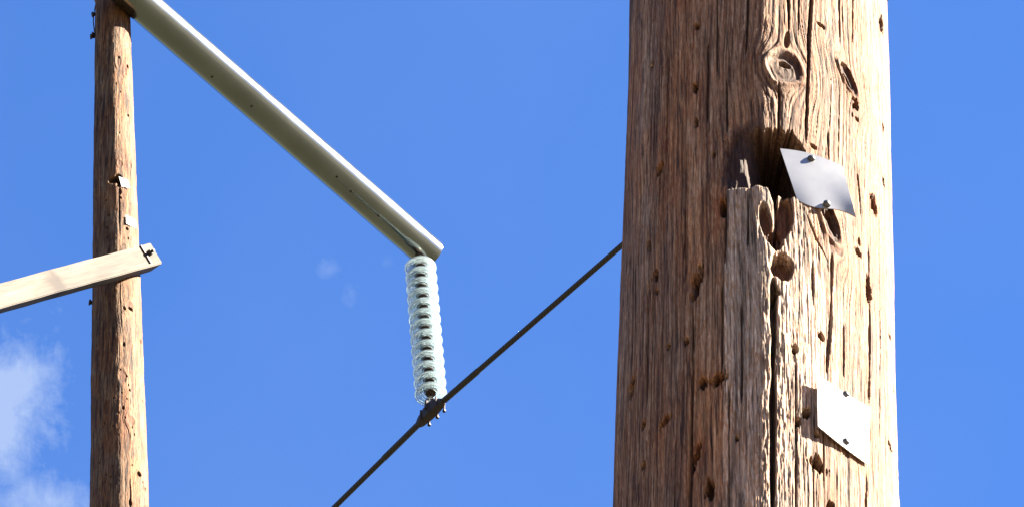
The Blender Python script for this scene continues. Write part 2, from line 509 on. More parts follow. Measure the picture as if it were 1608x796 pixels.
def near_field(P, S, V):
    # the ridge stands proud of the mean round, so features on it are laid out that much lower
    q = lambda x, y: P.sv(x, y + 9.5 * math.exp(-abs(x - 1196) / 75.0))
    front = (np.abs(S) < P.rpx * 1.65)
    knots = []
    for (x, y, a, b, g) in [(1229, 112, 29, 25, .25), (1328, 126, 10, 26, -.75), (1300, 350, 13, 34, -.45),
                            (992, 606, 9, 16, .3), (1342, 178, 8, 18, 0), (1095, 137, 7, 10, 0), (1096, 443, 9, 20, .2),
                            (1363, 453, 6, 15, 0), (1129, 597, 14, 12, 0), (1036, 266, 7, 12, .5), (1093, 719, 9, 15, .2),
                            (1116, 768, 9, 13, 0), (1044, 661, 9, 9, .4)]:
        s0, v0 = q(x, y); knots.append((s0, v0, a, b, g))
    h, tone, ck, sw, gs = wood_base(S, V, 1.0, [(a_, b_, c_ * (1 if i_ < 3 else .45), d_ * (1 if i_ < 3 else .45), e_) for i_, (a_, b_, c_, d_, e_) in enumerate(knots)], 3)
    # the trunk is not round: a blunt ridge runs up its middle
    sr = q(1199, 500)[0] + 7 * (fbm(V / 160, S * 0, 44, 3) - .5)
    h = h + 15 * np.exp(-(np.sqrt((S - sr) ** 2 + 16) - 4) / 75.0)
    # ---- albedo
    c = np.zeros(S.shape + (3,), np.float32)
    lo = np.array([.150, .092, .060]); mid = np.array([.400, .285, .195]); hi = np.array([.60, .50, .40])
    c[:] = lo
    c = lerp(c, mid, sst(.30, .52, tone)); c = lerp(c, hi, sst(.50, .74, tone))
    warm = sst(.42, .70, fbm(S / 70, V / 150, 51, 3))
    c = lerp(c, c * np.array([1.12, .90, .66]), warm * .8)
    grey = sst(.45, .7, fbm(S / 40, V / 260, 57, 3)) * .45
    # bare grey slab round and below the hollow
    s0, v0 = q(1200, 520)
    d = ell(S, V, s0, v0, 108, 335)
    slab = (1 - sst(.55, 1.15, d + .25 * (fbm(S / 22, V / 90, 61, 3) - .5)))
    sl, vl = q(1142, 300)
    slab = slab * sst(-3, 3, S - sl) * sst(-2, 6, V - vl)
    grey = np.clip(grey + slab * .95, 0, 1)
    lum = c.mean(-1, keepdims=True)
    c = c * (1 - .72 * grey[..., None]) + (lum * (1.15 + .95 * slab[..., None]) * np.array([1.03, 1.0, .97])) * .72 * grey[..., None]
    c = c * (1 + .50 * slab[..., None])
    h = h + 3.2 * sst(-1.2, 1.2, S - sl) * sst(-2, 6, V - vl) * (1 - sst(60, 260, V - vl)) * (1 - sst(0, 90, S - sl))
    c = lerp(c, np.array([.09, .055, .04]), ck * .8)
    core = sst(-2, 3, S - sl) * sst(-2, 6, V - vl) * (1 - sst(q(1204, 400)[0], q(1212, 400)[0], S)) * (1 - sst(vl + 150, vl + 480, V))
    c = lerp(c, np.array([.60, .60, .58]) * (.25 + 1.35 * tone[..., None]), core * .80)
    # darker streaks along the left flank
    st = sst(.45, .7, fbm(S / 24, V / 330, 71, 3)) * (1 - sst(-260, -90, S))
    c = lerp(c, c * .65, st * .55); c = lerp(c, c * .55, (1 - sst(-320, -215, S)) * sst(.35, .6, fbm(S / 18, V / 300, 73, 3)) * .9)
    # ---- knots: rings and a bulge
    for i, (s0, v0, a, b, g) in enumerate(knots):
        r = ell(S, V, s0, v0, a, b, g)
        r = r + .35 * (fbm(S / 16, V / 18, 83 + i, 2) - .5); g_irr = fbm(S / 12, V / 12, 87, 2)
        rim = np.exp(-((r - 1.0) / .22) ** 2)
        body = 1 - sst(.8, 1.15, r)
        halo = np.exp(-(r / 2.0) ** 2)
        ring = .5 + .5 * np.cos(r * 13 + 9 * fbm(S / 13, V / 16, 81, 3)); ring = ring * (.4 + .9 * gs)
        if i < 3:
            h = h + rim * 3.2 * (.5 + g_irr) - body * 4.0 + (ring * 1.3 + 3.0 * (gs - .5)) * body + 4.5 * np.exp(-(r / 2.2) ** 2)
            c = lerp(c, np.array([.34, .19, .085]), halo * .55)
            c = lerp(c, np.array([.075, .038, .019]) * (.6 + .9 * ring[..., None]), body * .9)
            c = lerp(c, np.array([.60, .50, .38]), rim * sst(-2, -a * .5, S - s0) * .7)
    for (x, y, a, b, am) in [(1345, 128, 36, 62, .8), (1252, 85, 26, 90, .7), (1345, 60, 30, 80, .35), (1300, 385, 30, 60, .6), (1320, 540, 40, 90, .45),
                             (1372, 325, 22, 40, .5), (1380, 45, 16, 40, .6), (1107, 127, 12, 14, .7), (1060, 20, 30, 60, .5), (1136, 330, 14, 60, .5),
                             (1290, 230, 26, 60, .4), (1285, 760, 40, 60, .4), (1345, 640, 30, 60, .3), (1140, 700, 60, 40, .3)]:
        z = np.exp(-ell(S, V, *q(x, y), a, b) ** 2) * sst(.30, .62, fbm(sw / 9, V / 40, 85, 3))
        c = lerp(c, c * np.array([.92, .60, .33]), z * am * 1.1)
    r = ell(S, V, *q(1233, 66), 5, 17, .1); k = 1 - sst(.5, 1.1, r); h = h - 9 * k
    r = ell(S, V, *q(1229, 106), 10, 5, .1); k = 1 - sst(.3, 1.1, r); h = h - 9 * k; c = lerp(c, np.array([.08, .045, .03]), k * .8)
    r = ell(S, V, *q(1328, 130), 4, 15, -.8); k = 1 - sst(.3, 1.1, r); h = h - 10 * k; c = lerp(c, np.array([.12, .06, .035]), k * .7)
    r = ell(S, V, *q(1302, 352), 5, 20, -.55); k = 1 - sst(.3, 1.1, r); h = h - 9 * k; c = lerp(c, np.array([.10, .06, .04]), k * .7)
    # ---- woodpecker and nail holes: x, y, half width, half height, tilt, depth
    holes = [(1095, 43, 4, 6, 0, 12), (1094, 138, 6, 7, 0, 12), (1094, 196, 5, 7, 0, 14), (1025, 104, 3, 7, .3, 8),
             (1286, 40, 7, 4, .5, 14), (1341, 170, 5, 9, 0, 12), (1343, 187, 7, 4, 0, 12), (1385, 44, 5, 16, -.2, 7),
             (1123, 242, 4, 6, 0, 9), (1036, 267, 5, 10, .6, 11), (1020, 388, 3, 9, 0, 8), (1136, 328, 6, 11, .1, 12),
             (1373, 324, 6, 17, -.5, 8), (1347, 395, 5, 6, 0, 14), (1349, 379, 2, 7, 0, 9), (1386, 287, 3, 5, 0, 6),
             (1029, 432, 5, 9, .3, 12), (1032, 456, 3, 5, 0, 8), (1096, 443, 8, 18, .25, 15), (1080, 537, 6, 6, 0, 13),
             (1051, 543, 4, 5, 0, 9), (1363, 453, 6, 14, 0, 13), (1289, 530, 8, 5, .5, 14), (1246, 549, 6, 6, .2, 14),
             (1129, 597, 14, 8, -.2, 15), (1106, 600, 6, 6, 0, 8), (992, 608, 5, 12, .3, 10), (1398, 527, 3, 6, 0, 8),
             (1405, 614, 3, 5, 0, 7), (1044, 661, 9, 6, -.5, 12), (1010, 666, 5, 5, 0, 8), (1093, 719, 7, 13, .25, 15),
             (1116, 768, 8, 12, .1, 13), (1263, 648, 7, 6, .3, 15), (1250, 664, 4, 5, 0, 10), (1281, 684, 5, 5, 0, 10),
             (1282, 733, 15, 9, .25, 24), (1302, 796, 6, 6, .2, 14), (1217, 459, 5, 7, 0, 12), (1275, 232, 5, 5, .2, 10),
             (1386, 200, 3, 6, 0, 6), (1010, 730, 3, 8, 0, 7), (1160, 690, 3, 6, 0, 5), (1398, 700, 3, 5, 0, 6)]
    for (x, y, a, b, g, dp) in holes:
        s0, v0 = q(x, y)
        cosf = max(.35, math.cos(s0 / P.rpx)); a, b = a * .84, b * (.8 + .5 * random.random()); g += random.uniform(-.25, .25)
        r = ell(S, V, s0, v0, a * 1.15 / cosf, b * 1.15, g) + 1.3 * (fbm(S / 5, V / 11, 91, 3) - .5) + .5 * (vn(sw / 2.5, V / 30, 95) - .5)
        k = 1 - sst(.5, 1.02, r)
        h = h - k * dp * 1.5
        c = lerp(c, np.array([.040, .024, .017]), k * .92)
        c = lerp(c, c * np.array([.95, .75, .55]), np.exp(-(r / 1.6) ** 2) * .5)
    # ---- named cracks
    def ckp(pts, w, dp, sd):
        return crack(S, V, [q(x, y) for x, y in pts], w, dp, sd)
    dk = np.zeros_like(h)
    for pts, w, dp, sd in [
        ([(1213, 432), (1213, 520), (1212, 640), (1212, 830)], 4.9, 30, 1), ([(1217, 296), (1217, 400)], 4.0, 20, 2),
        ([(1221, 128), (1221, 240)], 3.0, 14, 3), ([(1273, -20), (1268, 60), (1266, 115), (1263, 228)], 3.2, 13, 4),
        ([(1175, -20), (1174, 60), (1171, 95)], 2.0, 8, 5), ([(1128, -20), (1127, 120)], 1.8, 7, 6),
        ([(1113, 60), (1112, 200)], 2.0, 8, 7), ([(1142, 120), (1143, 215)], 2.0, 8, 8), ([(1142, 297), (1141, 420)], 2.5, 9, 9),
        ([(1175, 298), (1175, 400)], 2.0, 10, 10), ([(1090, 430), (1089, 600), (1084, 830)], 2.6, 10, 11),
        ([(1136, 440), (1135, 620)], 1.8, 7, 12), ([(1166, 470), (1165, 640)], 2.0, 8, 13), ([(1364, 380), (1364, 560), (1363, 640)], 2.8, 11, 14),
        ([(1360, 735), (1359, 830)], 2.6, 10, 24), ([(1304, 395), (1303, 500), (1295, 590)], 2.4, 9, 15), ([(1273, 410), (1275, 480)], 2.2, 9, 16),
        ([(1247, 560), (1247, 830)], 2.2, 9, 17), ([(1317, -20), (1317, 70)], 2.2, 9, 18), ([(1338, -20), (1337, 75)], 2.2, 9, 19),
        ([(1236, -20), (1236, 62)], 2.4, 11, 20), ([(1146, 600), (1146, 830)], 1.8, 8, 21), ([(1262, 335), (1280, 380), (1300, 415)], 2.2, 10, 22),
        ([(1299, 200), (1299, 262)], 1.8, 7, 25), ([(1345, 262), (1352, 345)], 1.8, 6, 26), ([(1323, 500), (1322, 600)], 1.8, 6, 27),
        ([(1018, 440), (1016, 640)], 2.6, 6, 28), ([(1290, 590), (1291, 770)], 1.6, 7, 29), ([(1253, -20), (1251, 60)], 1.8, 8, 30),
        ([(1078, 250), (1077, 420)], 1.6, 6, 31), ([(1050, 40), (1048, 260)], 1.6, 6, 32), ([(1381, 420), (1381, 700)], 1.6, 6, 33)]:
        dk = np.maximum(dk, ckp(pts, w, dp, sd))
    h = h - dk
    c = lerp(c, np.array([.07, .04, .028]), np.clip(dk / 8, 0, 1) * .85)
    # torn fibres standing up beside the hollow and on both sides of the big crack
    for (x, y, a, b) in [(1193, 345, 14, 55), (1206, 560, 14, 190), (1205, 750, 12, 120), (1226, 560, 12, 190), (1200, 70, 28, 55),
                         (1215, 160, 30, 45), (1250, 640, 26, 150), (1255, 360, 16, 40)]:
        s0, v0 = q(x, y)
        z = np.exp(-(ell(S, V, s0, v0, a, b)) ** 2)
        t2 = fbm(sw / 2.6, V / 15, 101, 3, .6)
        h = h + z * 3.6 * (t2 - .42)
        c = lerp(c, np.array([.56, .50, .43]), z * sst(.52, .66, t2) * .5)
        c = lerp(c, np.array([.15, .12, .10]), z * sst(.50, .38, t2) * .5)
    # flat hewn facet left of the crack (a slab, slightly proud of the round)
    # ---- brown pockets below the hollow
    wob = .28 * (fbm(S / 8, V / 10, 111, 3) - .5)
    for (x, y, a, b, g, dp) in [(1202, 352, 9, 30, -.18, 13), (1231, 338, 13, 36, .10, 18), (1217, 375, 12, 20, 0, 18), (1226, 420, 18, 21, 0, 22)]:
        s0, v0 = q(x, y)
        r = ell(S, V, s0, v0, a, b, g) + wob
        k = 1 - sst(.70, 1.06, r)
        h = h - dp * k
        c = lerp(c, np.array([.20, .095, .045]) * (.7 + .6 * gs[..., None]), k * .95)
    # rotted dark wood round the hollow, flush with the surface on its left
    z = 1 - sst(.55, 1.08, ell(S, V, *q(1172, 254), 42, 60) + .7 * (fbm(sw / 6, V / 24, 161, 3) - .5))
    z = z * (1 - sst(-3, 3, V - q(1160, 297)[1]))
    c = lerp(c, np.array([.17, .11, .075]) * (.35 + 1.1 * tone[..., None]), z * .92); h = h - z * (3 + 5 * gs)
    # ---- the hollow
    pts = [(1150, 262), (1152, 243), (1160, 226), (1168, 211), (1190, 206), (1220, 202), (1246, 214), (1262, 240), (1268, 285), (1262, 312),
           (1246, 312), (1230, 308), (1219, 312), (1216, 330), (1211, 318), (1203, 298), (1188, 294), (1176, 300), (1160, 298), (1153, 285)]
    poly = [q(x, y) for x, y in pts]
    _, vT = q(1200, 206); _, vB = q(1200, 297)
    dist = np.full(S.shape, 1e9, np.float32); ins = np.zeros(S.shape, bool)
    wS = S + 5 * (fbm(S / 12, V / 14, 121, 3) - .5); up_ = 1 - sst(vT, vB, V)
    wV = V + 5 * (fbm(S / 6, V / 30, 131, 3) - .5) + up_ * (13 * (vn(sw / 3.2, V / 80, 133) - .5) + 9 * (vn(sw / 7, V / 80, 134) - .5))
    n = len(poly)
    for i in range(n):
        (x1, y1), (x2, y2) = poly[i], poly[(i + 1) % n]
        dx, dy = x2 - x1, y2 - y1
        tt = np.clip(((wS - x1) * dx + (wV - y1) * dy) / (dx * dx + dy * dy), 0, 1)
        dist = np.minimum(dist, np.hypot(wS - x1 - tt * dx, wV - y1 - tt * dy))
        cr = ((y1 > wV) != (y2 > wV)) & (wS < (x2 - x1) * (wV - y1) / (y2 - y1 + 1e-9) + x1)
        ins ^= cr
    sd = np.where(ins, dist, -dist)
    sL, _ = q(1154, 260); sR, _ = q(1215, 260)
    lowlip = sst(vT, vB, V)
    soft = 30 * (1 - lowlip) * (1 - .55 * sst(sL, sR, S)) + 4
    k = sst(-1.5, 1, sd / soft * 1.0) * (sd > -1.5) 
    k = np.clip(sd / soft, 0, 1) * ins
    depth = 26 + 70 * sst(sL, sR, S) + 9 * (fbm(S / 9, V / 12, 141, 3) - .5)
    k = k * sst(sL + 4, sL + 60, S)
    h = np.where(ins, h * (1 - k) - depth * k, h)
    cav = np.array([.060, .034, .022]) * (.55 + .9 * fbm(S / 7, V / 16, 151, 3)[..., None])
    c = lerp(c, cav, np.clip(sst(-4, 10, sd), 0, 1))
    c = lerp(c, cav * 1.3, sst(-20, -4, sd) * (1 - sst(-4, 1, V - vB)) * (1 - sst(sL, sR, S)))  # left rim of the hollow darkened further, colour standing in for shade
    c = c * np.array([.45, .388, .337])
    return h, np.clip(c, .006, .8)

near_root_parent = thing('utility_pole', (0, 0, 0), 'close weathered brown wooden pole with a deep hollow, long crack and two nailed metal plates', 'utility pole')
PN = Pole(1191, 1187, 201, 225, at(1189, 398, 7.75))
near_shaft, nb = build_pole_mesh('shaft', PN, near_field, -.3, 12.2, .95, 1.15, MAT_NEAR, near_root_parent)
near_root_parent.location = nb

def bent_plate(name, P, corners, off, mats, parent, base, label=None, thick=.0016, nu=28, nv=22, bow=None, jitter=0.0):
    """sheet metal: corners TL TR BR BL in photo px; off(u,v) stand-off metres from the pole surface"""
    TL, TR, BR, BL = corners
    def px(u, v):
        tx = TL[0] * (1 - u) + TR[0] * u; ty = TL[1] * (1 - u) + TR[1] * u
        bx = BL[0] * (1 - u) + BR[0] * u; by = BL[1] * (1 - u) + BR[1] * u
        x, y = tx * (1 - v) + bx * v, ty * (1 - v) + by * v
        if bow: 
            dx, dy = bow(u, v); x += dx; y += dy
        return x, y
    bm = bmesh.new()
    g = []
    for j in range(nv + 1):
        row = []
        for i in range(nu + 1):
            u, v = i / nu, j / nv
            _, _, p = P.hit(*px(u, v), off(u, v))
            row.append(bm.verts.new(p - base))
        g.append(row)
    for j in range(nv):
        for i in range(nu):
            bm.faces.new((g[j][i], g[j + 1][i], g[j + 1][i + 1], g[j][i + 1]))
    bmesh.ops.recalc_face_normals(bm, faces=bm.faces[:])
    f = bm.faces[:][len(bm.faces) // 2]
    if f.normal.dot(-FW) < 0:
        bmesh.ops.reverse_faces(bm, faces=bm.faces[:])
    geom = bmesh.ops.solidify(bm, geom=bm.faces[:], thickness=thick)
    ob = from_bm(name, bm, mats, parent, smooth=True, sharp=40)
    if label: ob['label'] = label
    return ob
def nail(P, px, py, off, r, parent, base, tilt=(0, 0), h=None):
    phi, t, p = P.hit(px, py, off)
    ax = P.frame_at(phi) + P.e1 * tilt[0] + P.D * tilt[1]
    bm = bmesh.new()
    hh = h or r * .9
    lathe(bm, [(r * .38, -.04), (r * .38, -.0005), (r * .95, 0), (r, r * .25), (r * .92, hh * .55), (r * .6, hh * .88), (r * .25, hh), (0, hh)],
          (0, 0, 0), ax, 20)
    ob = from_bm('nail', bm, MAT_NAIL, parent, loc=p - base, smooth=True, sharp=50)
    return ob
u = 1.0 / PN.pxm
pl1 = bent_plate('metal_plate', PN, [(1225, 233.5), (1323, 261), (1344, 341), (1252, 314)],
                 lambda a, b: u * (9 + 15 * a ** 2 + 5 * math.sin(b * 3.1)), MAT_PLATE, near_root_parent, nb,
                 'tilted shiny metal plate half covering the hollow',
                 bow=lambda a, b: (0, -5.5 * math.sin(a * math.pi) * (1 - b) + 3.5 * math.sin(a * 2 * math.pi) * b))
nail(PN, 1274, 250, u * 14, u * 6.3, pl1, nb, (-.2, .2))
nail(PN, 1298, 321, u * 15, u * 6.3, pl1, nb, (0, -.3))
pl2 = bent_plate('metal_plate', PN, [(1284, 587.5), (1366, 640), (1364, 729), (1285, 668)],
                 lambda a, b: u * (14 * (1 - a) ** 1.3 + 4 + 2 * a ** 3), MAT_PLATE_B, near_root_parent, nb,
                 'sunlit white metal plate standing off the lower right of the pole',
                 bow=lambda a, b: (0, 1.5 * math.sin(a * math.pi)))
nail(PN, 1328, 619, u * 9, u * 5.6, pl2, nb, (-.1, .2))
nail(PN, 1328, 693, u * 9, u * 6.0, pl2, nb, (0, -.2))

# ------------------------------------------------------------------ the tall structure on the left
RA = .132                                     # steel arm radius
P1 = at(230, 14, 44.0)
P2 = at_z(666, 391.5, P1.z)
UA = (P2 - P1).normalized()
NA = Vector((UA.y, -UA.x, 0)).normalized()    # horizontal, towards the camera
# far pole axis: far enough behind the arm to be bolted to it
r0 = ray(176.5, 0)
Rtop_guess = 27 * 45 / F_PX
den = r0.dot(NA)
kdep = ((P1 - CAM).dot(NA) - (Rtop_guess + RA * .92)) / den
axis_top = CAM + r0 * kdep
y_far = axis_top.y
PF = Pole(176.5, 187.5, 26.5, 46.5, at_y(182, 398, y_far))
print('far pole depth', kdep, 'top', tuple(axis_top), 'R', PF.Rt, PF.Rb, 'arm depth', depth_of(P1), depth_of(P2), 'UA', tuple(UA), 'near R', PN.Rt, PN.Rb)

def far_field(P, S, V):
    q = lambda x, y: P.sv(x, y)
    knots = []
    for (x, y, a, b, g) in [(205, 660, 7, 8, .2), (186, 98, 6, 9, .1), (203, 480, 6, 9, .6), (188, 258, 5, 6, 0), (204, 260, 5, 6, 0),
                            (218, 744, 4, 5, 0), (196, 112, 4, 8, 0), (192, 592, 6, 12, 0), (167, 108, 3, 8, 0), (168, 640, 4, 12, 0)]:
        s0, v0 = q(x, y); knots.append((s0, v0, a, b, g))
    h, tone, ck, sw, gs = wood_base(S, V, .30, knots, 40)
    t2 = fbm(S / 5, V / 26, 45, 3)
    sr = q(184, 398)[0] + 2.5 * (fbm(V / 60, S * 0, 46, 3) - .5)
    h = h + 2.6 * np.exp(-(np.sqrt((S - sr) ** 2 + 1.0) - 1.0) / 14.0)
    tone = .6 * tone + .4 * t2
    h = h + 1.3 * (fbm(S / 9, V / 20, 47, 3) - .5)
    c = np.zeros(S.shape + (3,), np.float32)
    c[:] = np.array([.150, .092, .062])
    c = lerp(c, np.array([.42, .30, .20]), sst(.30, .50, tone)); c = lerp(c, np.array([.58, .47, .35]), sst(.48, .70, tone))
    warm = sst(.42, .62, fbm(S / 14, V / 40, 52, 3))
    c = lerp(c, c * np.array([1.05, .80, .52]), warm * .8)
    dark = sst(.50, .75, fbm(S / 9, V / 60, 53, 3))
    c = lerp(c, c * np.array([.62, .52, .45]), dark * .7)
    for (s0, v0, a, b, g) in knots:
        r = ell(S, V, s0, v0, a, b, g)
        body = 1 - sst(.6, 1.1, r); ring = .5 + .5 * np.cos(r * 9 + 5 * vn(S / 3, V / 4, 77)); body = body * (.55 + .45 * gs)
        h = h + .5 * np.exp(-((r - 1) / .4) ** 2) - .9 * body
        c = lerp(c, np.array([.24, .12, .055]) * (.7 + .7 * ring[..., None]), body * .85)
        c = lerp(c, c * np.array([.95, .72, .5]), np.exp(-(r / 1.8) ** 2) * .6)
    rs = random.Random(5)
    holes = [(186, 293, 4, 3, 0, 5), (214, 293, 2, 3, 0, 3), (188, 302, 3, 6, 0, 5), (189, 312, 2, 2, 0, 4), (167, 315, 2, 2, 0, 3), (171, 338, 2.5, 3, 0, 3),
             (168, 358, 2, 2, 0, 3), (168, 373, 2, 2.5, 0, 3), (199, 360, 2.5, 2.5, 0, 4), (201, 375, 1.5, 2, 0, 3), (205, 485, 4, 3, .4, 4), (195, 484, 2.5, 3, 0, 3),
             (194, 541, 2, 4, 0, 3), (221, 537, 2.5, 4, 0, 3), (193, 641, 2, 3, 0, 3), (203, 613, 1.5, 2, 0, 3), (218, 744, 3.2, 3.5, 0, 4), (204, 789, 2, 6, 0, 4),
             (200, 105, 3, 3, 0, 4), (186, 92, 2, 2, 0, 3), (201, 182, 2.5, 2.5, 0, 3), (189, 145, 1.2, 1.2, 0, 3), (224, 630, 2, 3, 0, 2), (228, 768, 2, 4, .3, 2)]
    for _ in range(46):
        holes.append((rs.uniform(152, 226), rs.uniform(20, 790), rs.uniform(.8, 1.6), rs.uniform(1, 2.4), 0, 2.2))
    for (x, y, a, b, g, dp) in holes:
        f = (y) / 796
        ctr = 176.5 + 11 * f; rad = 26.5 + 20 * f
        if abs(x - ctr) > rad * .93: continue
        s0, v0 = q(x, y)
        r = ell(S, V, s0, v0, a, b, g) + .3 * (vn(S / 1.5, V / 2, 93) - .5)
        k = 1 - sst(.6, 1.1, r)
        h = h - k * dp * .8
        c = lerp(c, np.array([.11, .055, .03]), k * .85)
    # the same hollow as on the close pole, and the crack running down from it
    for (x, y, a, b, dp) in [(180, 284, 10, 6, 7), (186, 283, 7, 8, 12)]:
        s0, v0 = q(x, y); r = ell(S, V, s0, v0, a, b, 0); k = 1 - sst(.75, 1.1, r)
        h = h * (1 - k) - dp * k; c = lerp(c, np.array([.05, .03, .02]), k)
    dk = np.zeros_like(h)
    for pts, w, dp, sd in [([(187, 296), (187.5, 378)], 1.6, 5, 1), ([(188, 436), (190, 520)], 1.0, 2.5, 2), ([(204, 670), (204, 700)], 1.0, 3, 3),
                           ([(204, 745), (204, 820)], 1.3, 3.5, 4), ([(196, 20), (195, 60)], 1.0, 3, 5)]:
        dk = np.maximum(dk, crack(S, V, [q(x, y) for x, y in pts], w, dp, sd))
    h = h - dk; c = lerp(c, np.array([.07, .04, .03]), np.clip(dk / 2.5, 0, 1) * .9)
    c = c * POLE_TONE
    return h, np.clip(c, .008, .8)

frame = thing('utility_pole', (0, 0, 0), 'tall tapering wooden pole carrying a long steel crossarm and a pale timber brace', 'utility pole')
zt = axis_top.z + .62
far_shaft, fb = build_pole_mesh('shaft', PF, far_field, -.4, zt, .5, .62, MAT_FAR, frame)
frame.location = fb
uf = 1.0 / PF.pxm
p3 = bent_plate('metal_plate', PF, [(186.5, 277.5), (201, 282), (205, 296), (191, 293)], lambda a, b: uf * (1.5 + 3 * a * a), MAT_PLATE_B, frame, fb,
           'small metal plate over the dark hollow', nu=10, nv=8)
nail(PF, 194, 281, uf * 4.2, uf * 1.0, p3, fb); nail(PF, 197, 292, uf * 4, uf * 1.0, p3, fb)
p4 = bent_plate('metal_plate', PF, [(198, 338), (213, 346), (213.5, 358), (198.5, 351)], lambda a, b: uf * (3 * (1 - a) + .8), MAT_PLATE_B, frame, fb,
           'small white metal plate between the hollow and the brace', nu=10, nv=8)
nail(PF, 205, 342.5, uf * 3.4, uf * .9, p4, fb); nail(PF, 206, 354, uf * 3.4, uf * .9, p4, fb)

# ---- steel arm: hollow round tube
A_start = P1 - UA * 5.2
A_end = P2 + UA * .075
AX = UA; AZ = Vector((0, 0, 1)); AN = NA
arm_bm = bmesh.new()
seg = 64
Ln = (A_end - A_start).length
rings = []
def ring_at(d, r):
    o = A_start + UA * d - fb
    return [arm_bm.verts.new(o + (AN * math.cos(2 * math.pi * k / seg) + AZ * math.sin(2 * math.pi * k / seg)) * r) for k in range(seg)]
ds = [0, 1.5, 3, 4.5, 5.0, 5.5, 6, 6.5, 7, 7.5, 8, Ln]
ds = sorted(x for x in ds if x <= Ln)
outer = [ring_at(d, RA) for d in ds]
inner = [ring_at(Ln, RA - .009), ring_at(0, RA - .009)]
seq = outer + inner
for i in range(len(seq)):
    Aa, Bb = seq[i], seq[(i + 1) % len(seq)]
    for k in range(seg):
        arm_bm.faces.new((Aa[k], Aa[(k + 1) % seg], Bb[(k + 1) % seg], Bb[k]))
arm = from_bm('crossarm', arm_bm, MAT_GALV, frame, smooth=True, sharp=40)
arm['label'] = 'long round grey steel tube arm with a bright sunlit upper edge'
# end collar plate with the hanger slot, and small drain holes / studs along the underside
def on_arm(px, py):
    """point of the arm surface under a photo px"""
    r = ray(px, py); o = CAM - P1
    a = r - UA * r.dot(UA); b = o - UA * o.dot(UA)
    A = a.dot(a); B = a.dot(b); Cc = b.dot(b) - RA * RA
    disc = max(B * B - A * Cc, 0)
    return CAM + r * ((-B - math.sqrt(disc)) / A)
for (x, y) in [(529, 278), (551, 301), (594, 339), (395, 167), (333, 121)]:
    p = on_arm(x, y)
    nrm = (p - P1); nrm = (nrm - UA * nrm.dot(UA)).normalized()
    bm = bmesh.new()
    lathe(bm, [(.008, -.004), (.010, .001), (.009, .004), (.005, .006), (0, .006)], (0, 0, 0), nrm, 12)
    from_bm('stud', bm, MAT_DARK, arm, loc=p - fb)

# ---- pole-top clamp band holding the arm (just above the frame) and the bolt through pole and arm
def band(P, z, hgt, r_add, name, material, parent, base):
    t = (z - P.A0.z) / P.D.z
    c = P.A0 + P.D * t - base
    r = float(P.radius(t)) + r_add
    bm = bmesh.new()
    lathe(bm, [(r, -hgt / 2), (r + .008, -hgt / 2), (r + .008, hgt / 2), (r, hgt / 2)], c, P.D, 48, closed=True)
    return from_bm(name, bm, material, parent, sharp=40)
band(PF, P1.z + .30, .12, .006, 'clamp_band', MAT_GALV, frame, fb)

# ---- timber brace
t_c = .5
bc_pt = at_y(189, 430, y_far)
Rb_ = float(PF.radius((bc_pt - PF.A0).dot(PF.D)))
front0 = bc_pt + NA * (Rb_ + .095)
def onb(x, y): return at_plane(x, y, front0, NA)
eTop, eBot = onb(236, 383), onb(256, 411)
lTop, lBot = onb(0, 442.5), onb(0, 486)
dirb = ((lTop - eTop).normalized() + (lBot - eBot).normalized()).normalized()
perp = (eTop - eBot); perp = (perp - dirb * perp.dot(dirb))
wid = perp.length; perp.normalize()
cen = (eTop + eBot) / 2
wl = abs((lTop - lBot).dot(perp)); 
print('brace width', wid, wl, 'dir', tuple(dirb), 'end skew', (eTop - eBot).normalized().dot(dirb))
wid = (wid + wl) / 2
TH = .125
def mat_brace():
    m, t, b = mat('sawn_brace_timber')
    f1 = obj_noise(t, 26, 5, .6, (.06, 1, 1)); f2 = obj_noise(t, 7, 3, .5, (.12, 1, 1)); f3 = obj_noise(t, 90, 4, .6, (.05, 1, 1))
    c = ramp(t, f1, [(.25, (.050, .030, .018)), (.5, (.070, .055, .040)), (.75, (.096, .080, .062))])
    r2 = ramp(t, f2, [(.3, .55), (.7, 1.12)]); r3 = ramp(t, f3, [(.3, .6), (.7, 1.2)])
    c = mixc(t, 1, c, r2, 'MULTIPLY'); c = mixc(t, 1, c, r3, 'MULTIPLY')
    a = N(t, 'ShaderNodeAttribute', attribute_name='stain')
    c = mixc(t, M(t, 'MULTIPLY', a.outputs['Fac'], .9), c, (.012, .005, .002, 1))
    t.links.new(c, b.inputs['Base Color']); b.inputs['Roughness'].default_value = .8
    b.inputs['Specular IOR Level'].default_value = .25
    bump(t, M(t, 'ADD', f1, f3), .5, .004, b)
    return m
MB_ = mat_brace()
LB = 5.6
nx, ny, nz = 260, 14, 8
nback = -NA
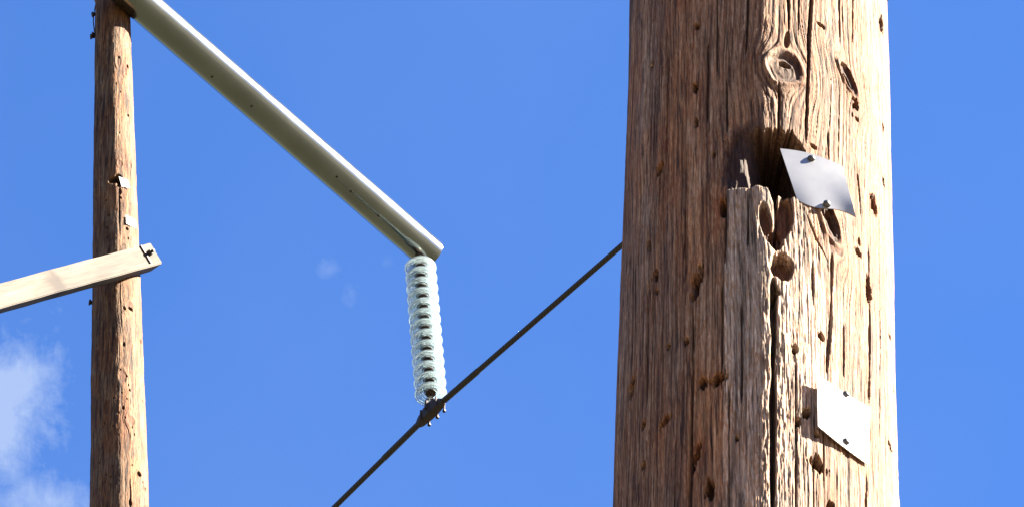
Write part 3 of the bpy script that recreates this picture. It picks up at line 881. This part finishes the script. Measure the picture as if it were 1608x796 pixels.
def brace_obj():
    # local frame: x along the brace, y across (perp), z outward; fine boxes so the stain attribute has resolution
    bm = bmesh.new()
    bmesh.ops.create_cube(bm, size=1)
    for v in bm.verts:
        v.co = Vector(((v.co.x + .5) * LB, v.co.y * wid, v.co.z * TH))
    es = [e for e in bm.edges]
    bmesh.ops.bevel(bm, geom=es, offset=.006, segments=2, affect='EDGES')
    lx = lambda: None
    # long cuts for the attribute
    for k in range(1, 150):
        x = LB * k / 150
        bmesh.ops.bisect_plane(bm, geom=bm.verts[:] + bm.edges[:] + bm.faces[:], plane_co=(x, 0, 0), plane_no=(1, 0, 0))
    for k in range(1, 14):
        y = wid * (k / 14 - .5)
        bmesh.ops.bisect_plane(bm, geom=bm.verts[:] + bm.edges[:] + bm.faces[:], plane_co=(0, y, 0), plane_no=(0, 1, 0))
    rr = random.Random(3)
    me = bpy.data.meshes.new('brace'); bmesh.ops.recalc_face_normals(bm, faces=bm.faces[:]); bm.to_mesh(me); bm.free()
    at_ = me.color_attributes.new('stain', 'FLOAT_COLOR', 'POINT')
    def loc(px, py):
        p = onb(px, py) - (cen); return p.dot(dirb), p.dot(perp)
    ks = [(*loc(80, 434), .08, .11), (*loc(92, 440), .04, .10), (*loc(36, 474), .05, .02), (*loc(183, 402), .05, .012), (*loc(145, 412), .05, .01),
          (*loc(218, 408), .05, .02), (*loc(120, 445), .05, .015)]
    for i, v in enumerate(me.vertices):
        s = 0
        for j, (a, b, ra, rb) in enumerate(ks):
            amp = 1 if j < 2 else .45
            s += amp * math.exp(-((v.co.x - a + .35 * (v.co.y - b)) / ra) ** 2 - ((v.co.y - b) / rb) ** 2)
        at_.data[i].color = (min(s, 1),) * 3 + (1,)
        v.co += Vector((0, .0015 * math.sin(v.co.x * 3.1) + .001 * math.sin(v.co.x * 11), .002 * math.sin(v.co.x * 2.3)))
    me.polygons.foreach_set('use_smooth', [True] * len(me.polygons)); me.set_sharp_from_angle(angle=R(35))
    ob = link('brace', me, MB_, frame, smooth=False)
    X = dirb; Y = perp; Z = X.cross(Y)
    if Z.dot(NA) < 0: Y = -perp; Z = X.cross(Y)
    org = cen - NA * (TH / 2) - fb
    ob.matrix_local = Matrix(((X.x, Y.x, Z.x, org.x), (X.y, Y.y, Z.y, org.y), (X.z, Y.z, Z.z, org.z), (0, 0, 0, 1)))
    ob['label'] = 'pale sunlit sawn timber sloping down to the left across the pole'
    return ob
br = brace_obj()
def on_brace(px, py, off, fn, name, material, parent):
    p = onb(px, py) + NA * off - fb
    bm = bmesh.new(); fn(bm)
    ob = bpy.data.objects  # placeholder
    me = bpy.data.meshes.new(name)
    bmesh.ops.recalc_face_normals(bm, faces=bm.faces[:]); bm.to_mesh(me); bm.free()
    o = link(name, me, material, parent, smooth=False)
    X = dirb; Y = perp; Z = X.cross(Y)
    if Z.dot(NA) < 0: Y = -perp; Z = X.cross(Y)
    wm = Matrix(((X.x, Y.x, Z.x, p.x), (X.y, Y.y, Z.y, p.y), (X.z, Y.z, Z.z, p.z), (0, 0, 0, 1)))
    o.parent = parent
    o.matrix_parent_inverse = Matrix.Identity(4)
    o.matrix_local = parent.matrix_local.inverted() @ wm
    return o
bpy.context.view_layer.update()
def washer(bm):
    bmesh.ops.create_cube(bm, size=1, matrix=Matrix.Diagonal((.10, .15, .008, 1)))
def boltf(bm):
    lathe(bm, [(0, -.02), (.022, -.02), (.022, .022), (.018, .026), (0, .026)], (0, 0, 0), (0, 0, 1), 6)
    lathe(bm, [(.012, .02), (.012, .05), (0, .05)], (0, 0, 0), (0, 0, 1), 12)
def strap(bm):
    bmesh.ops.create_cube(bm, size=1, matrix=Matrix.Diagonal((.018, .150, .016, 1)))
on_brace(233, 398.5, .006, boltf, 'bolt', MAT_DARK, br)
on_brace(228, 400, .004, strap, 'strap', MAT_DARK, br)
# bolt through brace and pole: the end shows behind
# ---- ground wire stapled to the left flank, with the staples
bm = bmesh.new()
pts = []
for (x, y) in [(152, -12), (150.5, 6), (147.5, 22), (146.5, 34), (148, 48), (150, 60), (150, 120), (149, 180)]:
    p = at_y(x, y, y_far - .0); pts.append(p - fb)
tube(bm, pts, .0045, 6)
gw = from_bm('ground_wire', bm, MAT_DARK, frame)
for (x, y) in [(149.5, 23), (147, 58), (149.5, 55), (145.3, 475)]:
    p = at_y(x, y, y_far)
    bm = bmesh.new()
    lathe(bm, [(0, -.03), (.012, -.03), (.014, .012), (.022, .014), (.022, .026), (0, .028)], (0, 0, 0), (-1, -.1, random.uniform(-.4, .2)), 8)
    from_bm('staple', bm, MAT_DARK, gw, loc=p - fb)

# ------------------------------------------------------------------ insulator string
hang = P2 + (P1 - P2).normalized() * .05
hang_ax = at_z(659, 385, P1.z)
ih = hang_ax + (P1 - P2) * 0
itop = Vector((ih.x, ih.y, ih.z - RA + .005))
ibot = at_y(677.5, 630, itop.y)
print('string length', (itop - ibot).length, 'depth', depth_of(itop))
ID = (ibot - itop).normalized()
ins = thing('insulator_string', itop, 'string of thirteen pale green glass discs hanging from the end of the steel arm', 'insulator')
def glass():
    m, t, b = mat('pale_green_insulator_glass')
    b.inputs['Base Color'].default_value = (.84, .96, .98, 1)
    b.inputs['Roughness'].default_value = .06
    b.inputs['IOR'].default_value = 1.5
    b.inputs['Transmission Weight'].default_value = 1.0
    d = N(t, 'ShaderNodeBsdfTranslucent'); d.inputs[0].default_value = (.42, .51, .54, 1)
    e = N(t, 'ShaderNodeBsdfDiffuse'); e.inputs[0].default_value = (.38, .44, .46, 1)
    a1 = N(t, 'ShaderNodeMixShader'); a1.inputs[0].default_value = .5
    t.links.new(d.outputs[0], a1.inputs[1]); t.links.new(e.outputs[0], a1.inputs[2])
    a2 = N(t, 'ShaderNodeMixShader')
    dirt = obj_noise(t, 22, 4, .6)
    t.links.new(ramp(t, dirt, [(.3, .20), (.7, .36)]), a2.inputs[0])
    out = t.nodes['Material Output']
    t.links.new(b.outputs[0], a2.inputs[1]); t.links.new(a1.outputs[0], a2.inputs[2])
    t.links.new(a2.outputs[0], out.inputs[0])
    return m
MG = glass()
ND = 13
top_gap = .10
pitch_d = ((ibot - itop).length - top_gap - .02) / ND
RD = .127
def disc_mesh():
    bm = bmesh.new()
    # bell shape, rim and under-ribs; axis -z is down
    prof = [(.030, -.010), (.050, -.006), (.080, -.018), (.105, -.034), (.120, -.046), (RD, -.058), (RD - .002, -.064), (.120, -.061), (.112, -.052),
            (.103, -.047), (.100, -.066), (.096, -.067), (.092, -.044), (.081, -.040), (.077, -.060), (.073, -.061), (.069, -.037), (.057, -.033),
            (.052, -.050), (.048, -.051), (.043, -.031), (.030, -.029)]
    lathe(bm, prof, (0, 0, 0), (0, 0, 1), 40, closed=True)
    bmesh.ops.recalc_face_normals(bm, faces=bm.faces[:])
    me = bpy.data.meshes.new('glass_disc'); bm.to_mesh(me); bm.free()
    me.polygons.foreach_set('use_smooth', [True] * len(me.polygons)); me.materials.append(MG)
    return me
def cap_mesh():
    bm = bmesh.new()
    k = pitch_d / .146
    lathe(bm, [(0, .058 * k), (.028, .057 * k), (.044, .046 * k), (.048, .012), (.044, -.006), (.0405, -.014), (.029, -.016), (.029, -.040), (.042, -.044), (.042, -.052), (.0, -.054)], (0, 0, 0), (0, 0, 1), 24)
    lathe(bm, [(.020, -.030), (.020, -.055), (.011, -.060), (.011, -pitch_d + .042 * k), (.018, -pitch_d + .035 * k), (0, -pitch_d + .034 * k)], (0, 0, 0), (0, 0, 1), 16)
    bmesh.ops.recalc_face_normals(bm, faces=bm.faces[:])
    me = bpy.data.meshes.new('metal_cap'); bm.to_mesh(me); bm.free()
    me.polygons.foreach_set('use_smooth', [True] * len(me.polygons)); me.set_sharp_from_angle(angle=R(50)); me.materials.append(MAT_CAP)
    return me
dm, cm = disc_mesh(), cap_mesh()
rotq = (-ID).to_track_quat('Z', 'Y')
rr = random.Random(8)
for i in range(ND):
    g = bpy.data.objects.new('glass_disc', dm); COL.objects.link(g); g.parent = ins
    g.rotation_mode = 'QUATERNION'
    g.rotation_quaternion = rotq @ Matrix.Rotation(rr.uniform(0, 6), 4, 'Z').to_quaternion()
    g.location = ID * (top_gap + pitch_d * i)
    c = bpy.data.objects.new('metal_cap', cm); COL.objects.link(c); c.parent = g
# hanger: shackle between arm and first cap
bm = bmesh.new()
lathe(bm, [(0, .07), (.030, .07), (.036, .03), (.036, -.012), (.016, -.02), (.016, -.085), (0, -.085)], (0, 0, 0), (0, 0, 1), 16)
hk = from_bm('hanger', bm, MAT_DARK, ins, sharp=45)
# suspension clamp
C0 = at_y(677, 646, itop.y)
zc = C0.z
cu = at_z(873.5, 475, zc); cl = at_z(525, 796, zc)
d_up = (cu - C0).normalized(); d_lo = (cl - C0).normalized()
print('conductor dirs', tuple(d_up), tuple(d_lo), (cu - C0).length, (cl - C0).length)
dm_ = (d_up - d_lo).normalized()
side = dm_.cross(Vector((0, 0, 1))).normalized()
if side.y > 0: side = -side
clampE = bpy.data.objects.new('suspension_clamp', None)
bpy.data.objects.remove(clampE)
def clamp_body():
    bm = bmesh.new()
    # boat: cross-sections along dm_
    prof = [(-.19, .028, -.045, .005), (-.15, .040, -.056, .050), (-.09, .046, -.060, .085), (-.03, .050, -.060, .105), (.04, .050, -.060, .100), (.10, .044, -.058, .070), (.15, .038, -.050, .035), (.18, .028, -.040, .010)]
    rings = []
    for x, w, lo, hi in prof:
        sec = [(-w, lo * .4), (-w * .8, lo * .85), (0, lo), (w * .8, lo * .85), (w, lo * .4), (w, hi * .4), (w * .75, hi), (-w * .75, hi), (-w, hi * .4)]
        rings.append([bm.verts.new(dm_ * x + side * a + Vector((0, 0, 1)) * b) for a, b in sec])
    n = len(rings[0])
    for i in range(len(rings) - 1):
        for k in range(n):
            bm.faces.new((rings[i][k], rings[i][(k + 1) % n], rings[i + 1][(k + 1) % n], rings[i + 1][k]))
    bm.faces.new(rings[0]); bm.faces.new(rings[-1][::-1])
    # yoke straps up to the last insulator pin
    for s in (-1, 1):
        tube(bm, [side * (.058 * s) + Vector((0, 0, .0)), side * (.058 * s) + Vector((0, 0, .10)), side * (.03 * s) + Vector((0, 0, .16)), Vector((0, 0, .20))], .017, 8)
    return bm
cb = from_bm('suspension_clamp', clamp_body(), MAT_DARK, ins, loc=C0 - itop, sharp=35)
cb.scale = (.84, .84, .84)
for i, x in enumerate((-.09, .03, .13)):
    bm = bmesh.new()
    for s in (-1, 1):
        lathe(bm, [(0, .06), (.009, .06), (.009, -.078), (0, -.078)], side * (.05 * s) + dm_ * x, (0, 0, 1), 8)
        lathe(bm, [(0, -.060), (.017, -.060), (.017, -.074), (0, -.074)], side * (.05 * s) + dm_ * x, (0, 0, 1), 6)
    from_bm('u_bolt', bm, MAT_CAP, cb, loc=(0, 0, 0), sharp=35)

# ------------------------------------------------------------------ conductor
bm = bmesh.new()
pts = []
ext = cl + d_lo * 26 + Vector((0, 0, -.8))
def pol(a, b, n, sag=0):
    return [a.lerp(b, i / n) - Vector((0, 0, sag * 4 * (i / n) * (1 - i / n))) for i in range(n)]
def rise(d):
    e = max(0.0, d - 2.2)
    return cu + d_up * d + Vector((0, 0, .085 * e * e if e < 2.8 else .085 * 7.84 + (e - 2.8) * .476))
pts = pol(ext, cl, 12) + pol(cl, C0, 14, -.0) + pol(C0, cu, 16) + [rise(d * .35) for d in range(0, 62)]
rc = .0215
tube(bm, [p - C0 for p in pts], rc, 14)
MAT_WIRE, tw, bw = mat('weathered_stranded_conductor')
wv = N(tw, 'ShaderNodeTexCoord'); wave = N(tw, 'ShaderNodeTexWave'); wave.inputs['Scale'].default_value = 14; wave.inputs['Distortion'].default_value = .5
tw.links.new(wv.outputs['Object'], wave.inputs[0])
tw.links.new(ramp(tw, wave.outputs['Fac'], [(.2, (.014, .010, .009)), (.8, (.028, .021, .018))]), bw.inputs['Base Color'])
bw.inputs['Roughness'].default_value = .6; bw.inputs['Metallic'].default_value = .2
bump(tw, wave.outputs['Fac'], .5, .004, bw)
cobj = from_bm('power_line', bm, MAT_WIRE, None, loc=C0)
cobj['label'] = 'dark stranded conductor wire running diagonally through the clamp and on behind the close pole'
cobj['category'] = 'power line'
bm = bmesh.new()
tube(bm, [d_lo * .62, d_lo * .60, d_lo * .25, Vector((0, 0, 0)), d_up * .25, d_up * .55, d_up * .57], [.022, .0245, .0245, .0245, .0245, .0245, .022], 14)
from_bm('armour_rod', bm, MAT_WIRE, cobj)
